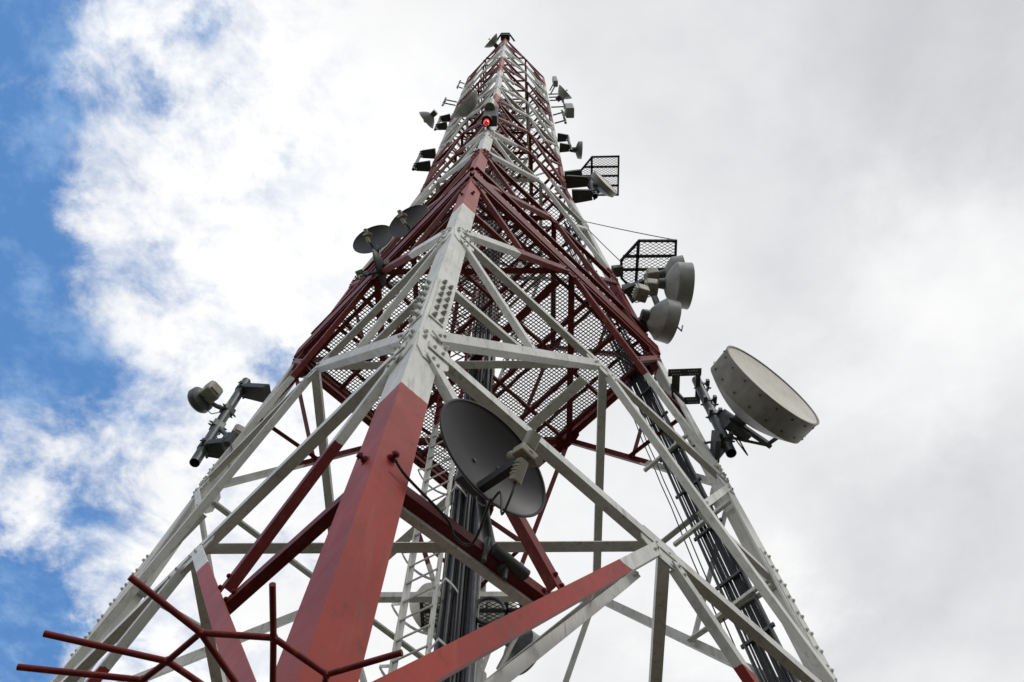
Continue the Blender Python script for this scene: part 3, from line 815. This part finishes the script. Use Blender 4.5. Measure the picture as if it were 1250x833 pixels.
# red beacon
bc = thing('warning_light', 'glowing red obstruction lamp on its dark box on the near leg', 'warning light', (.04,-2.5,21.4))
mb = MB(); mb.box((.05,-2.62,22.75), .34, .26, 1.5, .03); mb.build('housing', 'arm', bc)
mb = MB(); mb.tube([(.02,-2.80,22.9), (.02,-2.80,23.7)], .13, 14); mb.build('photocell', 'galv', bc)
mb = MB(); mb.lathe([(0,.001), (.02,.05), (.10,.070), (.24,.072), (.34,.065)], 20, (-.02,-2.66,21.45), (0,0,1)); mb.build('lens', 'lamp', bc)
mb = MB(); mb.lathe([(.0,.13), (.14,.13), (.14,.001)], 20, (-.02,-2.66,21.79), (0,0,1)); mb.tube([(-.02,-2.66,21.85), (0,-2.45,22.0), (.0,-2.40,22.2)], .04, 8); mb.build('lamp_base', 'arm', bc)
# stay wires
def wire(label, A, B, r=.011, sag=.05):
    pts = [V(A).lerp(V(B), k/12) - V((0,0,sag*4*(k/12)*(1-k/12))) for k in range(13)]
    mb = MB(); mb.tube(pts, r, 6); o_ = mb.build('stay_wire', 'pipe'); tag(o_, label, 'wire', 'thin wires to the mesh shield')
wire('upper thin stay wire from the right leg to the outer corner of the lower shield', (2.30,.0,22.6), (4.08,-.62,18.75))
wire('lower thin stay wire from the right leg to the inner edge of the lower shield', (2.34,.0,22.2), (2.92,-.15,18.72))

# ------------------------------------------------------------------ gear on the far leg, seen through the lattice
mount('dark pole bracket on the far rear leg, seen behind the cable run', 'B', (.06,3.55), 9.8, 12.6, [(12.2, 12.2), (10.3, 10.3)], .06, .2)
drum('cream drum antenna behind the ladder rails at the far leg', (-.62,3.30,11.5), (-.6,.8), .98, .22, .22, ('cream','cream','cream'), 'drums on the far leg')
drum('cream drum antenna right of the cable run at the far leg', (.30,3.62,11.7), (.5,.87), .86, .2, .2, ('cream','cream','cream'), 'drums on the far leg')
drum('grey drum antenna lowest on the far leg, under the doubled white brace', (.80,3.9,11.3), (.7,.7), .7, .2, .15, ('greydrum','greydrum','pipe'), 'drums on the far leg')
shield('black mesh shield at the far leg, seen through the lattice under the near dish', [(-.80,2.55), (.74,2.55), (.78,3.10), (-.80,3.10)], 11.0,
       [((-.78,2.8),(.75,2.8)), ((.5,2.56),(.5,3.09)), ((-.4,2.56),(-.4,3.09))], [((.0,2.9,10.95), (.0,3.30,10.95), .1)])

# ------------------------------------------------------------------ red anti-climb guard round the near leg
gd = thing('anti_climb_guard', 'branching guard of dark red steel spikes round the near leg', 'climbing guard', (0,-4.0,2.2))
nA, nB, nC, nD, nE = V((-.22,-4.40,2.2)), V((0,-4.38,2.2)), V((-.34,-4.29,2.2)), V((-.43,-4.215,2.2)), V((.15,-4.235,2.2))
sp = [(nA, (-.40,-4.61,2.2)), (nB, (.02,-4.58,2.2)), (nC, (-.70,-4.40,2.2)), (nD, (-.81,-4.27,2.2)), (nE, (.39,-4.32,2.2))]
rr = .0105
for P, Q in sp:
    mb = MB(); mb.tube([P, Q], rr, 10); mb.build('spike', 'red', gd)
for P, Q in ((nA,nB), (nA,nC), (nC,nD), (nB,nE), (nA,(-.13,-4.18,2.2)), (nB,(-.03,-4.12,2.19)), (nC,(-.22,-4.17,2.2)), (nE,(.10,-4.06,2.19)), (nD,(-.36,-4.0,2.2)), ((-.13,-4.18,2.2),(-.10,-3.97,2.19)), ((-.22,-4.17,2.2),(-.15,-3.92,2.19)), ((-.36,-4.0,2.2),(-.17,-3.9,2.19))):
    mb = MB(); mb.tube([P, Q], rr, 10); mb.build('strut', 'red', gd)
for P in (nA, nB, nC, nD, nE):
    mb = MB(); mb.lathe([(-.015,.001), (-.010,.011), (0,.0145), (.010,.011), (.015,.001)], 12, P, (0,0,1)); mb.build('weld_joint', 'red', gd)
mb = MB(); mb.box((-.10,-4.1,2.1), .05, .05, .1); mb.build('lug', 'red', gd)

# ------------------------------------------------------------------ ground
m, nt, b = new_mat('rough_grass')
pos = position(nt); n1 = noise(nt, .35, 8, pos, .65); n2 = noise(nt, 14, 6, pos, .7)
c = mix(nt, ramp(nt, n1, .35, .65), (.060,.062,.036), (.085,.078,.055)); c = mix(nt, mth(nt,'MULTIPLY',ramp(nt, n2, .45, .7),.6), c, (.05,.06,.025))
nt.links.new(c, b.inputs['Base Color']); b.inputs['Roughness'].default_value = .95; bump(nt, b, n2, .8, .05); M['grass'] = m
mb = MB(); n = 60; Rg = 3000
rings = [0, 5, 10, 20, 40, 80, 200, 600, Rg]
vs = [(0,0,-H)] + [(r*math.cos(2*PI*k/n), r*math.sin(2*PI*k/n), -H) for r in rings[1:] for k in range(n)]
fs = [(0, 1+k, 1+(k+1) % n) for k in range(n)]
for j in range(len(rings)-2): fs += [(1+j*n+k, 1+(j+1)*n+k, 1+(j+1)*n+(k+1) % n, 1+j*n+(k+1) % n) for k in range(n)]
mb.add(vs, fs); g = mb.build('ground', 'grass'); tag(g, 'rough grass field under the mast', 'ground', None, 'structure')

# ------------------------------------------------------------------ sky
SUN_DIR = V((.55,-.60,1.05)).normalized()
W = bpy.data.worlds.new('World'); S.world = W; W.use_nodes = True
nt = W.node_tree; nt.nodes.clear()
out = nt.nodes.new('ShaderNodeOutputWorld'); bg = nt.nodes.new('ShaderNodeBackground'); bg.inputs[1].default_value = .10
sky = nt.nodes.new('ShaderNodeTexSky'); sky.sky_type = 'NISHITA'; sky.sun_disc = False
sky.sun_elevation = math.asin(SUN_DIR.z); sky.sun_rotation = math.atan2(SUN_DIR.x, SUN_DIR.y)
tc = nt.nodes.new('ShaderNodeTexCoord').outputs['Generated']
sep = nt.nodes.new('ShaderNodeSeparateXYZ'); nt.links.new(tc, sep.inputs[0])
zc = mth(nt, 'MAXIMUM', sep.outputs[2], .12)
px, py = mth(nt, 'DIVIDE', sep.outputs[0], zc), mth(nt, 'DIVIDE', sep.outputs[1], zc)
cmb = nt.nodes.new('ShaderNodeCombineXYZ'); nt.links.new(px, cmb.inputs[0]); nt.links.new(py, cmb.inputs[1])
P = cmb.outputs[0]
def wnoise(scale, detail, rough, off=(0,0,0), dist=0):
    mp = nt.nodes.new('ShaderNodeMapping'); mp.inputs['Location'].default_value = off; nt.links.new(P, mp.inputs[0])
    n_ = nt.nodes.new('ShaderNodeTexNoise'); n_.inputs['Scale'].default_value = scale; n_.inputs['Detail'].default_value = detail; n_.inputs['Roughness'].default_value = rough
    n_.inputs['Distortion'].default_value = dist
    nt.links.new(mp.outputs[0], n_.inputs['Vector']); return n_.outputs['Fac']
wx = mth(nt, 'ADD', px, mth(nt, 'MULTIPLY', mth(nt, 'SUBTRACT', wnoise(9, 8, .65, (7.7,0.3,0)), .5), .22))
wy = mth(nt, 'ADD', py, mth(nt, 'MULTIPLY', mth(nt, 'SUBTRACT', wnoise(9, 8, .65, (1.7,6.3,0)), .5), .22))
def blob(x, y, r):
    dx = mth(nt, 'SUBTRACT', wx, x); dy = mth(nt, 'SUBTRACT', wy, y)
    dd = mth(nt, 'SQRT', mth(nt, 'ADD', mth(nt, 'MULTIPLY', dx, dx), mth(nt, 'MULTIPLY', dy, dy)))
    return mth(nt, 'SUBTRACT', 1.0, ramp(nt, dd, 0, r))
fbm = wnoise(7, 12, .62, (3.1,1.7,0), .35)
fine = wnoise(22, 8, .65, (1.1,5.2,0), .3)
q = mth(nt, 'ADD', px, mth(nt, 'MULTIPLY', py, .198))
edge = mth(nt, 'MULTIPLY', mth(nt, 'SUBTRACT', mth(nt, 'ADD', ramp(nt, q, -.575, -.235), mth(nt, 'MULTIPLY', mth(nt, 'SUBTRACT', 1.0, ramp(nt, q, -1.0, -.68)), 1.3)), .42), 1.1)
cov = mth(nt, 'ADD', edge, mth(nt, 'MULTIPLY', mth(nt, 'SUBTRACT', fbm, .5), 2.3))
cov = mth(nt, 'ADD', cov, mth(nt, 'MULTIPLY', mth(nt, 'SUBTRACT', fine, .5), .9))
cov = mth(nt, 'ADD', cov, mth(nt, 'MULTIPLY', ramp(nt, q, -.15, .12), .8))
for x, y, r, a in ((-.66,.64,.13,.75), (-.304,.448,.05,-.45), (-.329,.076,.05,-.40), (-.39,.13,.04,-.25), (-.53,.47,.10,-.35), (-.60,.36,.14,-.4), (-.52,.07,.10,-.35), (-.67,.82,.10,-.6), (-.50,.28,.07,.25)):
    cov = mth(nt, 'ADD', cov, mth(nt, 'MULTIPLY', blob(x, y, r), a))
mask = ramp(nt, cov, -.42, .50)
# cloud brightness: thick grey and thin white patches
lum = wnoise(2.6, 9, .55, (.4,2.2,0), .2); lum2 = wnoise(9, 8, .6, (5.4,2.2,0), .3)
dark = mth(nt, 'ADD', mth(nt, 'MULTIPLY', ramp(nt, px, -.25, .25), .30), mth(nt, 'MULTIPLY', mth(nt, 'SUBTRACT', lum, .5), .65))
dark = mth(nt, 'ADD', dark, mth(nt, 'MULTIPLY', mth(nt, 'SUBTRACT', lum2, .5), .17))
for x, y, r, a in ((.56,.75,.26,.10), (.52,.40,.26,-.22), (.45,.05,.3,.18), (.2,.1,.4,.10), (-.2,.3,.35,-.2), (.3,.85,.2,-.25)):
    dark = mth(nt, 'ADD', dark, mth(nt, 'MULTIPLY', blob(x, y, r), a))
cl = mix(nt, ramp(nt, dark, -.15, .75), (10.4,10.4,10.4), (5.5,5.6,5.95))
wisp = wnoise(12, 10, .64, (8.1,3.3,0), .15)
thin = mth(nt, 'MULTIPLY', mth(nt, 'SUBTRACT', 1.0, ramp(nt, q, -.30, .0)), ramp(nt, wisp, .44, .66))
cl = mix(nt, mth(nt, 'MULTIPLY', thin, .62), cl, (6.0,6.7,8.1))
skyc = mix(nt, .75, sky.outputs[0], (1.15,3.05,6.9))
veil = wnoise(9, 10, .66, (2.2,9.1,0), .1)
skyc = mix(nt, mth(nt, 'MULTIPLY', ramp(nt, veil, .46, .72), .5), skyc, (4.2,6.2,9.0))
nt.links.new(mix(nt, mask, skyc, cl), bg.inputs[0]); nt.links.new(bg.outputs[0], out.inputs[0])

sun = bpy.data.lights.new('sun', 'SUN'); sun.energy = .95; sun.angle = math.radians(10); sun.color = (1, .96, .9)
so = bpy.data.objects.new('sun', sun); COL.objects.link(so); so.rotation_euler = SUN_DIR.to_track_quat('Z', 'Y').to_euler(); so.location = (0,0,60)

# ------------------------------------------------------------------ camera
pitch, yaw, roll = 1.1683, -.0279, -.0174
fwd = V((math.sin(yaw)*math.cos(pitch), math.cos(yaw)*math.cos(pitch), math.sin(pitch)))
rt = V((math.cos(yaw), -math.sin(yaw), 0)); up = rt.cross(fwd)
rx = rt*math.cos(roll) - up*math.sin(roll); uy = rt*math.sin(roll) + up*math.cos(roll)
cam = bpy.data.cameras.new('camera'); co = bpy.data.objects.new('camera', cam); COL.objects.link(co)
mw = Matrix((rx, uy, -fwd)).transposed().to_4x4(); mw.translation = V((.7664,-6.2944,H)); co.matrix_world = mw
cam.sensor_width = 36; cam.lens = 1112.03/1250*36; cam.clip_start = .05; cam.clip_end = 8000
S.camera = co
S.render.resolution_x, S.render.resolution_y = 1024, 682
S.view_settings.view_transform = 'Standard'; S.view_settings.look = 'None'; S.view_settings.exposure = 0; S.view_settings.gamma = 1
